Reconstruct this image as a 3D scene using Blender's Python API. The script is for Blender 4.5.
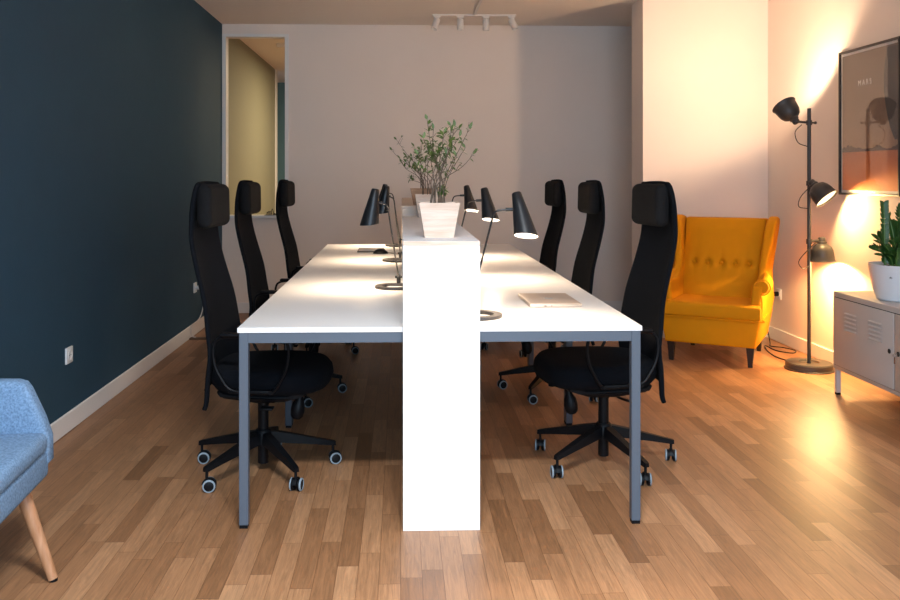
import bpy, bmesh, math, random
from mathutils import Vector, Matrix, Euler
C = bpy.context.scene.collection
PI = math.pi
for o in list(bpy.data.objects): bpy.data.objects.remove(o)

# ------------------------------------------------------------------ camera, world, light, exposure
CAM_H = 1.30
YAW = math.atan(0.0305)
cd = bpy.data.cameras.new('camera'); cam = bpy.data.objects.new('camera', cd); C.objects.link(cam)
cam.location = (0, 0, CAM_H); cam.rotation_euler = (PI/2, 0, -YAW)
cd.sensor_width = 36; cd.lens = 850/900*36
cd.shift_x = 23.5/900; cd.shift_y = -123.3/900
cd.clip_start = 0.05
bpy.context.scene.camera = cam

W = bpy.data.worlds.new('world'); bpy.context.scene.world = W; W.use_nodes = True
bg = W.node_tree.nodes['Background']
bg.inputs[0].default_value = (0.62, 0.78, 1.0, 1); bg.inputs[1].default_value = 0.7

vs = bpy.context.scene.view_settings
vs.view_transform = 'Standard'; vs.look = 'None'; vs.gamma = 1; vs.use_curve_mapping = False
vs.exposure = 0.22

def area(name, loc, rot, sx, sy, power, col, spread=None):
    l = bpy.data.lights.new(name, 'AREA'); l.shape = 'RECTANGLE'; l.size = sx; l.size_y = sy
    l.energy = power; l.color = col
    if spread: l.spread = spread
    o = bpy.data.objects.new(name, l); C.objects.link(o); o.location = loc; o.rotation_euler = rot
    return o
# daylight entering through the big window in the wall behind the camera
area('window_daylight', (0.45, -0.95, 1.60), (PI/2-math.radians(12), 0, 0), 3.0, 1.9, 118, (0.56, 0.78, 1.0))
# warm ceiling lamp of the room beyond the interior window
area('far_room_ceiling_light', (-0.2, 10.2, 2.70), (0, 0, 0), 0.8, 0.8, 85, (1.0, 0.80, 0.54))

# ------------------------------------------------------------------ materials
def nt(m): return m.node_tree.nodes, m.node_tree.links
def mat(name, col, rough=0.6, metal=0.0, spec=0.5, bump=0.0, bscale=200, mottle=0.0, mscale=40, sheen=0.0, coat=0.0):
    m = bpy.data.materials.new(name); m.use_nodes = True
    n, l = nt(m); p = n['Principled BSDF']
    p.inputs['Base Color'].default_value = (*col, 1)
    p.inputs['Roughness'].default_value = rough; p.inputs['Metallic'].default_value = metal
    p.inputs['Specular IOR Level'].default_value = spec
    p.inputs['Sheen Weight'].default_value = sheen
    p.inputs['Coat Weight'].default_value = coat
    tc = n.new('ShaderNodeTexCoord')
    if bump > 0:
        t = n.new('ShaderNodeTexNoise'); t.inputs['Scale'].default_value = bscale; t.inputs['Detail'].default_value = 4
        l.new(tc.outputs['Object'], t.inputs['Vector'])
        b = n.new('ShaderNodeBump'); b.inputs['Strength'].default_value = bump; b.inputs['Distance'].default_value = 0.004
        l.new(t.outputs['Fac'], b.inputs['Height']); l.new(b.outputs['Normal'], p.inputs['Normal'])
    if mottle > 0:
        t = n.new('ShaderNodeTexNoise'); t.inputs['Scale'].default_value = mscale; t.inputs['Detail'].default_value = 5
        l.new(tc.outputs['Object'], t.inputs['Vector'])
        r = n.new('ShaderNodeMix'); r.data_type = 'RGBA'
        r.inputs['A'].default_value = (*[c*(1-mottle) for c in col], 1)
        r.inputs['B'].default_value = (*[min(1, c*(1+mottle)) for c in col], 1)
        l.new(t.outputs['Fac'], r.inputs['Factor']); l.new(r.outputs['Result'], p.inputs['Base Color'])
    return m
def emit(name, col, s):
    m = bpy.data.materials.new(name); m.use_nodes = True; n, l = nt(m); n.clear()
    e = n.new('ShaderNodeEmission'); e.inputs[0].default_value = (*col, 1); e.inputs[1].default_value = s
    o = n.new('ShaderNodeOutputMaterial'); l.new(e.outputs[0], o.inputs[0]); return m
def glassy(name, refl=0.06, tint=(0.96, 0.97, 0.96)):
    m = bpy.data.materials.new(name); m.use_nodes = True; n, l = nt(m); n.clear()
    t = n.new('ShaderNodeBsdfTransparent'); t.inputs[0].default_value = (*tint, 1)
    g = n.new('ShaderNodeBsdfGlossy'); g.inputs['Roughness'].default_value = 0.02
    x = n.new('ShaderNodeMixShader'); x.inputs[0].default_value = refl
    o = n.new('ShaderNodeOutputMaterial')
    l.new(t.outputs[0], x.inputs[1]); l.new(g.outputs[0], x.inputs[2]); l.new(x.outputs[0], o.inputs[0]); return m

M = {}
M['wall'] = mat('plaster_white', (0.83, 0.735, 0.665), 0.9, bump=0.15, bscale=60, mottle=0.03, mscale=3)
M['ceiling'] = mat('plaster_ceiling', (0.82, 0.73, 0.65), 0.9, bump=0.1, bscale=40)
M['teal'] = mat('paint_teal', (0.021, 0.062, 0.100), 0.75, spec=0.3, bump=0.25, bscale=120, mottle=0.08, mscale=8)
M['sage'] = mat('paint_sage', (0.27, 0.255, 0.165), 0.8, mottle=0.05, mscale=4)
M['farteal'] = mat('paint_blue_green', (0.10, 0.20, 0.20), 0.8)
M['trim'] = mat('painted_trim', (0.80, 0.78, 0.76), 0.45)
M['desk'] = mat('desk_laminate_white', (0.88, 0.865, 0.85), 0.32, mottle=0.01, mscale=5)
M['panel'] = mat('panel_white', (0.86, 0.86, 0.86), 0.35)
M['steel'] = mat('powder_coated_steel', (0.085, 0.105, 0.135), 0.38, spec=0.5, bump=0.05, bscale=500)
M['chairfab'] = mat('black_fabric', (0.0035, 0.0045, 0.007), 0.95, spec=0.15, bump=0.5, bscale=700, mottle=0.3, mscale=120)
M['chairpad'] = mat('black_pad_fabric', (0.010, 0.0095, 0.010), 0.9, spec=0.15, bump=0.4, bscale=500, mottle=0.25, mscale=60)
M['plastic'] = mat('black_plastic', (0.003, 0.0035, 0.005), 0.48, spec=0.22)
M['tread'] = mat('grey_caster_tread', (0.26, 0.32, 0.37), 0.5)
M['lampblack'] = mat('black_lamp_enamel', (0.012, 0.013, 0.015), 0.38, spec=0.5)
M['lampin'] = mat('shade_inside_white', (0.85, 0.83, 0.8), 0.5)
M['bronze'] = mat('dark_grey_enamel', (0.05, 0.045, 0.042), 0.42, spec=0.5)
M['bulb'] = emit('bulb_glow', (1.0, 0.86, 0.70), 14)
M['bulbw'] = emit('bulb_glow_warm', (1.0, 0.70, 0.38), 14)
M['yellow'] = mat('mustard_velvet', (0.68, 0.27, 0.002), 0.8, spec=0.2, bump=0.2, bscale=400, mottle=0.06, mscale=14)
M['darkwood'] = mat('dark_stained_wood', (0.018, 0.012, 0.010), 0.4)
M['bluefab'] = mat('blue_grey_tweed', (0.17, 0.27, 0.41), 0.95, spec=0.15, bump=0.6, bscale=520, mottle=0.75, mscale=150)
M['cab'] = mat('light_grey_cabinet_paint', (0.52, 0.50, 0.49), 0.5, bump=0.3, bscale=350)
M['pot'] = mat('white_glazed_pot', (0.78, 0.80, 0.84), 0.3)
M['soil'] = mat('soil', (0.03, 0.02, 0.013), 1.0, bump=1, bscale=80)
M['stem'] = mat('twig_bark', (0.13, 0.085, 0.055), 0.8)
M['leaf'] = mat('leaf_green', (0.085, 0.135, 0.018), 0.5, mottle=0.5, mscale=30)
M['leafd'] = mat('leaf_dark_green', (0.035, 0.10, 0.018), 0.35, mottle=0.4, mscale=40)
M['gstem'] = mat('green_stem', (0.10, 0.19, 0.04), 0.45)
M['alu'] = mat('silver_aluminium', (0.60, 0.49, 0.40), 0.38, metal=0.35)
M['logo'] = mat('polished_emblem', (0.85, 0.84, 0.82), 0.2, metal=0.2)
M['socket'] = mat('white_plastic', (0.78, 0.78, 0.78), 0.35)
M['cord_black'] = mat('black_cord', (0.010, 0.009, 0.009), 0.6)
M['cord_white'] = mat('white_cord', (0.7, 0.68, 0.66), 0.5)
M['frame'] = mat('black_picture_frame', (0.012, 0.010, 0.010), 0.35)
M['paper'] = mat('white_paper_border', (0.75, 0.72, 0.7), 0.6)
M['ink'] = mat('pale_ink', (0.9, 0.87, 0.84), 0.6)
M['chrome'] = mat('chrome_key', (0.8, 0.8, 0.8), 0.15, metal=1)
M['track'] = mat('white_track_paint', (0.70, 0.66, 0.62), 0.45)
M['hole'] = mat('dark_opening', (0.02, 0.018, 0.016), 0.8)
M['pane'] = glassy('window_glass', 0.05)
M['picglass'] = glassy('picture_glass', 0.07, (0.98, 0.98, 0.98))
M['cover'] = mat('brown_cable_cover', (0.10, 0.06, 0.04), 0.5)

def wood_mat(name, c1, c2, rough=0.5, scale=(3, 3, 30), stripes=None):
    m = bpy.data.materials.new(name); m.use_nodes = True; n, l = nt(m); p = n['Principled BSDF']
    p.inputs['Roughness'].default_value = rough
    tc = n.new('ShaderNodeTexCoord'); mp = n.new('ShaderNodeMapping'); mp.inputs['Scale'].default_value = scale
    t = n.new('ShaderNodeTexNoise'); t.inputs['Scale'].default_value = 1; t.inputs['Detail'].default_value = 6; t.inputs['Distortion'].default_value = 0.6
    r = n.new('ShaderNodeValToRGB'); r.color_ramp.elements[0].color = (*c1, 1); r.color_ramp.elements[1].color = (*c2, 1)
    r.color_ramp.elements[0].position = 0.3; r.color_ramp.elements[1].position = 0.72
    l.new(tc.outputs['Object'], mp.inputs[0]); l.new(mp.outputs[0], t.inputs['Vector']); l.new(t.outputs['Fac'], r.inputs[0])
    l.new(r.outputs[0], p.inputs['Base Color']); return m
M['oakleg'] = wood_mat('oak_leg', (0.40, 0.185, 0.085), (0.54, 0.28, 0.15), 0.45, (60, 60, 6))
M['planter'] = wood_mat('whitewashed_pine', (0.66, 0.46, 0.34), (0.86, 0.68, 0.56), 0.75, (6, 6, 60))
M['planter_dark'] = wood_mat('tan_pine', (0.36, 0.20, 0.12), (0.50, 0.31, 0.19), 0.75, (8, 8, 75))
M['shelfend'] = wood_mat('pale_birch', (0.62, 0.50, 0.41), (0.70, 0.58, 0.49), 0.6, (6, 6, 40))
M['shelftop'] = mat('pale_grey_shelf_top', (0.70, 0.69, 0.70), 0.6, mottle=0.05, mscale=20)

def floor_mat():
    m = bpy.data.materials.new('oak_parquet'); m.use_nodes = True; n, l = nt(m); p = n['Principled BSDF']
    tc = n.new('ShaderNodeTexCoord'); sp = n.new('ShaderNodeSeparateXYZ'); l.new(tc.outputs['Object'], sp.inputs[0])
    def math_(op, a, b=None):
        x = n.new('ShaderNodeMath'); x.operation = op
        for i, v in enumerate((a, b)):
            if v is None: continue
            if isinstance(v, (int, float)): x.inputs[i].default_value = v
            else: l.new(v, x.inputs[i])
        return x.outputs[0]
    def wn(v, w='1D'):
        x = n.new('ShaderNodeTexWhiteNoise'); x.noise_dimensions = w
        l.new(v, x.inputs['W' if w == '1D' else 'Vector']); return x
    u = math_('DIVIDE', sp.outputs['X'], 0.070); row = math_('FLOOR', u); fu = math_('FRACT', u)
    rr = wn(row).outputs['Value']
    ln = math_('ADD', math_('MULTIPLY', wn(math_('ADD', row, 57.3)).outputs['Value'], 0.26), 0.46)
    v = math_('ADD', math_('DIVIDE', sp.outputs['Y'], ln), math_('MULTIPLY', rr, 7.0))
    cv = math_('FLOOR', v); fv = math_('FRACT', v)
    cid = n.new('ShaderNodeCombineXYZ'); l.new(row, cid.inputs[0]); l.new(cv, cid.inputs[1])
    pid = wn(cid.outputs[0], '3D')
    ramp = n.new('ShaderNodeValToRGB'); cr = ramp.color_ramp
    cols = [(0.0, (0.235, 0.108, 0.046)), (0.2, (0.315, 0.150, 0.068)), (0.5, (0.365, 0.180, 0.084)), (0.8, (0.410, 0.208, 0.100)), (1.0, (0.47, 0.25, 0.125))]
    while len(cr.elements) < len(cols): cr.elements.new(0.5)
    for e, (a, c) in zip(cr.elements, cols): e.position = a; e.color = (*c, 1)
    l.new(pid.outputs['Value'], ramp.inputs[0])
    # grain, different on every board
    gp = n.new('ShaderNodeCombineXYZ')
    l.new(math_('MULTIPLY', sp.outputs['X'], 95), gp.inputs[0]); l.new(math_('MULTIPLY', sp.outputs['Y'], 5.5), gp.inputs[1])
    l.new(math_('MULTIPLY', pid.outputs['Value'], 60), gp.inputs[2])
    g = n.new('ShaderNodeTexNoise'); g.inputs['Scale'].default_value = 1; g.inputs['Detail'].default_value = 6; g.inputs['Roughness'].default_value = 0.65; g.inputs['Distortion'].default_value = 1.1
    l.new(gp.outputs[0], g.inputs['Vector'])
    gr = n.new('ShaderNodeMapRange'); gr.inputs[1].default_value = 0.25; gr.inputs[2].default_value = 0.75; gr.inputs[3].default_value = 0.62; gr.inputs[4].default_value = 1.28
    l.new(g.outputs['Fac'], gr.inputs[0])
    mx = n.new('ShaderNodeMix'); mx.data_type = 'RGBA'; mx.blend_type = 'MULTIPLY'; mx.inputs['Factor'].default_value = 1
    l.new(ramp.outputs[0], mx.inputs['A']); l.new(gr.outputs[0], mx.inputs['B'])
    # fine joints
    ju = math_('LESS_THAN', math_('MINIMUM', fu, math_('SUBTRACT', 1, fu)), 0.014)
    jv = math_('LESS_THAN', fv, 0.004)
    j = math_('MAXIMUM', ju, jv)
    m2 = n.new('ShaderNodeMix'); m2.data_type = 'RGBA'; m2.blend_type = 'MULTIPLY'
    m2.inputs['B'].default_value = (0.55, 0.48, 0.42, 1)
    l.new(j, m2.inputs['Factor']); l.new(mx.outputs['Result'], m2.inputs['A'])
    l.new(m2.outputs['Result'], p.inputs['Base Color'])
    rg = n.new('ShaderNodeMapRange'); rg.inputs[3].default_value = 0.34; rg.inputs[4].default_value = 0.50
    l.new(g.outputs['Fac'], rg.inputs[0]); l.new(rg.outputs[0], p.inputs['Roughness'])
    b = n.new('ShaderNodeBump'); b.inputs['Strength'].default_value = 0.12; b.inputs['Distance'].default_value = 0.002
    l.new(g.outputs['Fac'], b.inputs['Height']); l.new(b.outputs['Normal'], p.inputs['Normal'])
    p.inputs['Specular IOR Level'].default_value = 0.5
    return m
M['floor'] = floor_mat()

# ------------------------------------------------------------------ mesh helpers
def nb(): return bmesh.new()
def TR(loc=(0, 0, 0), rot=(0, 0, 0)): return Matrix.Translation(loc) @ Euler(rot).to_matrix().to_4x4()
def box(bm, x0, x1, y0, y1, z0, z1, bev=0.0, seg=2, mtx=None):
    r = bmesh.ops.create_cube(bm, size=1); vs_ = r['verts']
    for v in vs_:
        v.co = Vector(((x0+x1)/2 + v.co.x*(x1-x0), (y0+y1)/2 + v.co.y*(y1-y0), (z0+z1)/2 + v.co.z*(z1-z0)))
    if bev > 0:
        ed = list({e for v in vs_ for e in v.link_edges})
        b = bmesh.ops.bevel(bm, geom=ed, offset=bev, segments=seg, affect='EDGES', profile=0.5)
        vs_ = list({v for f in b['faces'] for v in f.verts} | {v for v in vs_ if v.is_valid})
    if mtx:
        for v in vs_: v.co = mtx @ v.co
    return vs_
def lathe(bm, prof, seg=32, mtx=None, closed=False, cap0=False, cap1=False, a0=0, a1=2*PI):
    full = abs((a1-a0)-2*PI) < 1e-6
    k = seg if full else seg+1
    rings = []
    for (r, z) in prof:
        rings.append([bm.verts.new((mtx or Matrix()) @ Vector((r*math.cos(a0+(a1-a0)*i/seg), r*math.sin(a0+(a1-a0)*i/seg), z))) for i in range(k)])
    n = len(rings)
    for i in range(n if closed else n-1):
        a, b = rings[i], rings[(i+1) % n]
        for q in range(seg):
            w = (q+1) % k
            try: bm.faces.new((a[q], a[w], b[w], b[q]))
            except ValueError: pass
    if cap0: bm.faces.new(list(reversed(rings[0])))
    if cap1: bm.faces.new(rings[-1])
def cyl(bm, p0, p1, r0, r1=None, seg=20):
    p0, p1 = Vector(p0), Vector(p1); r1 = r0 if r1 is None else r1
    d = p1-p0; q = d.to_track_quat('Z', 'Y').to_matrix().to_4x4()
    lathe(bm, [(r0, 0), (r1, d.length)], seg, Matrix.Translation(p0) @ q, cap0=True, cap1=True)
def spline(pts, n=6, closed=False):
    pts = [Vector(p) for p in pts]; out = []; N = len(pts)
    for i in range(N if closed else N-1):
        g = lambda k: pts[k % N] if closed else pts[max(0, min(N-1, k))]
        a, b, c, d = g(i-1), g(i), g(i+1), g(i+2)
        for s in range(n):
            t = s/n
            out.append(0.5*((2*b)+(c-a)*t+(2*a-5*b+4*c-d)*t*t+(3*b-a-3*c+d)*t**3))
    if not closed: out.append(pts[-1])
    return out
def tube(bm, pts, r, seg=10, closed=False, rz=None, up=None):
    """sweep; r a number or list; rz second half-axis"""
    pts = [Vector(p) for p in pts]; N = len(pts); rings = []
    nrm = None
    for i, p in enumerate(pts):
        if closed: t = (pts[(i+1) % N]-pts[i-1]).normalized()
        else: t = (pts[min(N-1, i+1)]-pts[max(0, i-1)]).normalized()
        if up is not None: nrm = Vector(up) - t*t.dot(Vector(up))
        elif nrm is None:
            a = Vector((0, 0, 1)) if abs(t.z) < 0.9 else Vector((1, 0, 0)); nrm = a - t*t.dot(a)
        else: nrm = nrm - t*t.dot(nrm)
        nrm.normalize(); bi = t.cross(nrm)
        ra = r[i] if isinstance(r, (list, tuple)) else r
        rb = (rz[i] if isinstance(rz, (list, tuple)) else rz) if rz else ra
        rings.append([bm.verts.new(p + nrm*ra*math.cos(2*PI*k/seg) + bi*rb*math.sin(2*PI*k/seg)) for k in range(seg)])
    for i in range(N if closed else N-1):
        a, b = rings[i], rings[(i+1) % N]
        for k in range(seg): bm.faces.new((a[k], a[(k+1) % seg], b[(k+1) % seg], b[k]))
    if not closed: bm.faces.new(list(reversed(rings[0]))); bm.faces.new(rings[-1])
def prism(bm, poly, h0, h1, axis='y', bev=0.0, seg=3, mtx=None):
    """extrude a 2D outline: axis y -> poly is (x,z)"""
    def P(a, b, h): return Vector((a, h, b)) if axis == 'y' else (Vector((h, a, b)) if axis == 'x' else Vector((a, b, h)))
    A = [bm.verts.new(P(a, b, h0)) for a, b in poly]; B = [bm.verts.new(P(a, b, h1)) for a, b in poly]
    n = len(poly); fs = [bm.faces.new(A), bm.faces.new(list(reversed(B)))]
    for i in range(n): fs.append(bm.faces.new((A[i], B[i], B[(i+1) % n], A[(i+1) % n])))
    vs_ = A+B
    bmesh.ops.recalc_face_normals(bm, faces=fs)
    if bev > 0:
        ed = list({e for f in fs[:2] for e in f.edges})
        b = bmesh.ops.bevel(bm, geom=ed, offset=bev, segments=seg, affect='EDGES', profile=0.5)
        vs_ = list({v for f in b['faces'] for v in f.verts} | {v for v in vs_ if v.is_valid})
    if mtx:
        for v in vs_: v.co = mtx @ v.co
def ball(bm, c, r, sx=1, sy=1, sz=1, u=16, v=10, mtx=None):
    x = bmesh.ops.create_uvsphere(bm, u_segments=u, v_segments=v, radius=r)
    for w in x['verts']:
        w.co = Vector((w.co.x*sx, w.co.y*sy, w.co.z*sz)) + Vector(c)
        if mtx: w.co = mtx @ w.co
def obj(name, bm, m, parent=None, ang=35, recalc=True, loc=None):
    if recalc: bmesh.ops.recalc_face_normals(bm, faces=bm.faces[:])
    me = bpy.data.meshes.new(name); bm.to_mesh(me); bm.free()
    me.materials.append(M[m] if isinstance(m, str) else m)
    me.shade_smooth(); me.set_sharp_from_angle(angle=math.radians(ang))
    o = bpy.data.objects.new(name, me); C.objects.link(o)
    if parent: o.parent = parent
    if loc: o.location = loc
    return o
def tag(o, label, cat, group=None, kind=None):
    o['label'] = label; o['category'] = cat
    if group: o['group'] = group
    if kind: o['kind'] = kind
    return o
def thing(name, label, cat, loc=(0, 0, 0), rz=0, group=None):
    o = bpy.data.objects.new(name, None); o.empty_display_size = 0.1; C.objects.link(o); o.location = loc; o.rotation_euler = (0, 0, rz)
    return tag(o, label, cat, group)
def struct(name, bm, m, parent=None):
    o = obj(name, bm, m, parent)
    if not parent: o['kind'] = 'structure'
    return o
def lamp_light(name, loc, power, col, parent, r=0.025, spot=None, direction=None, blend=0.5):
    l = bpy.data.lights.new(name, 'SPOT' if spot else 'POINT'); l.energy = power; l.color = col; l.shadow_soft_size = r
    if spot: l.spot_size = math.radians(spot); l.spot_blend = blend
    o = bpy.data.objects.new(name, l); C.objects.link(o); o.location = loc; o.parent = parent
    if direction: o.rotation_euler = Vector(direction).to_track_quat('-Z', 'Y').to_euler()
    return o
def copy_tree(o, parent=None):
    c = o.copy(); C.objects.link(c)
    if parent: c.parent = parent
    for ch in list(o.children): copy_tree(ch, c)
    return c

# ------------------------------------------------------------------ the room
XL, XR, YB, YF, ZC = -1.70, 2.98, 8.156, -1.05, 2.755
COLX, COLY0, COLY1 = 1.957, 6.81, 7.14      # the wall projection on the right
b = nb(); box(b, XL-1.3, XR+0.1, YF-0.1, 13.6, -0.10, 0); struct('floor', b, 'floor')
b = nb(); box(b, XL-1.3, XR+0.1, YF-0.1, 13.6, ZC, ZC+0.1); struct('ceiling', b, 'ceiling')
b = nb(); box(b, XL-0.12, XL, YF-0.1, YB+0.05, 0, ZC); struct('wall_left', b, 'teal')
b = nb(); box(b, XR, XR+0.12, YF-0.1, 13.6, 0, ZC); struct('wall_right', b, 'wall')
b = nb(); box(b, COLX, XR, COLY0, COLY1, 0, ZC); struct('wall_projecting', b, 'wall')
# back wall with the tall interior window
wx0, wx1, wz0, wz1 = -1.690, -1.075, 0.92, 2.655
b = nb()
box(b, XL, XR, YB, YB+0.10, 0, wz0); box(b, XL, XR, YB, YB+0.10, wz1, ZC); box(b, wx1, XR, YB, YB+0.10, wz0, wz1)
struct('wall_back', b, 'wall')
# wall behind the camera, with the daylight window
b = nb()
fx0, fx1, fz0, fz1 = -0.9, 2.2, 0.55, 2.62
box(b, XL, fx0, YF-0.12, YF, 0, ZC); box(b, fx1, XR, YF-0.12, YF, 0, ZC)
box(b, fx0, fx1, YF-0.12, YF, 0, fz0); box(b, fx0, fx1, YF-0.12, YF, fz1, ZC)
struct('wall_front', b, 'wall')
b = nb()
for x in (fx0, (fx0+fx1)/2-0.03, fx1-0.06): box(b, x, x+0.06, YF-0.10, YF-0.04, fz0, fz1)
for z in (fz0, fz1-0.06): box(b, fx0, fx1, YF-0.10, YF-0.04, z, z+0.06)
w2 = struct('window_2', b, 'trim')
b = nb(); box(b, fx0+0.05, fx1-0.05, YF-0.075, YF-0.069, fz0+0.05, fz1-0.05); obj('pane', b, 'pane', w2)
# baseboards
def base(name, x0, x1, y0, y1):
    b = nb(); box(b, x0, x1, y0, y1, 0, 0.10, 0.004, 1); struct(name, b, 'trim')
base('baseboard_left', XL, XL+0.014, YF, YB)
base('baseboard_back', XL+0.014, XR, YB-0.014, YB)
base('baseboard_right', XR-0.014, XR, YF, COLY0-0.014)
base('baseboard_projecting', COLX-0.014, XR, COLY0-0.014, COLY0)
base('baseboard_projecting_side', COLX-0.014, COLX, COLY0, COLY1)
base('baseboard_front', XL+0.014, XR-0.014, YF, YF+0.014)
# interior window
b = nb()
box(b, wx0-0.008, wx0+0.028, YB-0.012, YB+0.11, wz0+0.012, wz1-0.022); box(b, wx1-0.028, wx1+0.006, YB-0.012, YB+0.11, wz0+0.012, wz1-0.022)
box(b, wx0-0.008, wx1+0.006, YB-0.013, YB+0.111, wz1-0.022, wz1+0.006); box(b, wx0-0.008, wx1+0.006, YB-0.045, YB+0.12, wz0-0.012, wz0+0.012)
w1 = struct('window_1', b, 'trim')
b = nb(); box(b, wx0+0.03, wx1-0.03, YB+0.05, YB+0.056, wz0+0.01, wz1-0.03); obj('pane', b, 'pane', w1)
# the room beyond it
b = nb(); box(b, XL-0.12, XL, YB+0.05, 11.57, 0, ZC); struct('wall_beyond_left', b, 'sage')
b = nb(); box(b, XL-0.12, XL+0.02, 11.57, 11.66, 0, ZC); struct('trim_1', b, 'trim')
b = nb(); box(b, XL-1.2, XR, 13.2, 13.3, 0, ZC); box(b, XL-1.2, XL-1.1, 11.6, 13.3, 0, ZC); struct('wall_beyond_back', b, 'farteal')
b = nb(); box(b, XL+0.35, 1.0, 9.3, 9.42, ZC-0.045, ZC); struct('trim_2', b, 'ceiling')

# ------------------------------------------------------------------ desks
DH = 0.742
DY0, DL = 3.155, 1.295
DXL, DXI0, DXI1, DXR = -0.607, 0.138, 0.164, 0.9045
def make_desk():
    """local: x 0..0.742 outwards from the divider, y 0..DL"""
    t = thing('desk', '', 'desk')
    w = DXR-DXI1; L = DL-0.001
    b = nb(); box(b, 0, w, 0, L, DH-0.019, DH, 0.0015, 1); obj('tabletop', b, 'desk', t)
    zt = DH-0.019; s = 0.034
    b = nb()
    box(b, 0.006+s, w-0.006-s, 0.004, 0.024, zt-0.038, zt-0.0005); box(b, 0.006+s, w-0.006-s, L-0.024, L-0.004, zt-0.038, zt-0.0005)
    box(b, 0.018, 0.038, 0.006+s, L-0.006-s, zt-0.038, zt-0.0005); box(b, w-0.038, w-0.018, 0.006+s, L-0.006-s, zt-0.038, zt-0.0005)
    obj('frame', b, 'steel', t)
    for x in (0.006, w-0.006-s):
        for y in (0.001, L-0.001-s):
            b = nb(); box(b, x, x+s, y, y+s, 0.012, zt-0.0005, 0.002, 1)
            lg = obj('leg', b, 'steel', t)
            b = nb(); box(b, x+0.002, x+s-0.002, y+0.002, y+s-0.002, 0, 0.012); obj('foot', b, 'plastic', lg)
    return t
proto = make_desk()
pos = ['nearest', 'middle', 'farthest']
first = True
for side in (1, -1):
    for i in range(3):
        d = proto if first else copy_tree(proto); first = False
        y = DY0 + i*DL
        if side == 1: d.location = (DXI1, y, 0); d.rotation_euler = (0, 0, 0)
        else: d.location = (DXI0, y+DL-0.001, 0); d.rotation_euler = (0, 0, PI)
        lab = {(1, 0): 'nearest white desk right of the divider, with the closed laptop on it', (1, 1): 'middle white desk right of the divider, holding the middle right lamp',
               (1, 2): 'farthest white desk right of the divider, close to the back wall', (-1, 0): 'nearest white desk left of the divider, beside the teal wall',
               (-1, 1): 'middle white desk left of the divider, holding the middle left lamp', (-1, 2): 'farthest white desk left of the divider, with tablet and mouse on it'}[(side, i)]
        tag(d, lab, 'desk', 'white desks along the tall divider')

# ------------------------------------------------------------------ tall divider between the desks: two shelf units
PX0, PX1 = 0.009, 0.292
def shelf_unit(y0, y1, h, front, topm, label, loc):
    t = thing('divider_shelf', label, 'shelf', (PX0, y0, 0))
    w = PX1-PX0; L = y1-y0
    zlow = 0 if y0 < DY0 else DH+0.001     # inner panels stand on the desks
    b = nb(); box(b, 0, w, 0, 0.022, zlow, h-0.0165, 0.001, 1); obj('end_panel', b, front, t)
    b = nb(); box(b, 0, w, L-0.022, L, DH+0.001, h-0.0165, 0.001, 1); obj('end_panel', b, front, t)
    b = nb(); box(b, w/2-0.0085, w/2+0.0085, 0.022, L-0.022, 0, h-0.0165); obj('middle_panel', b, 'panel', t)
    b = nb(); box(b, 0, w, 0, L, h-0.016, h, 0.001, 1); st_ = obj('shelf_top', b, topm, t)
    b = nb(); box(b, 0, w, -0.001, 0.0, h-0.016, h-0.0002); obj('edge_band', b, 'planter' if topm == 'shelftop' else topm, st_)
    return t
shelf_unit(3.118, 5.075, 1.063, 'panel', 'shelftop', 'tall white divider with a blank white end panel facing the camera', None)
shelf_unit(5.078, 7.035, 1.126, 'shelfend', 'shelfend', 'pale wooden divider rising a little higher behind the white one', None)

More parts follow.
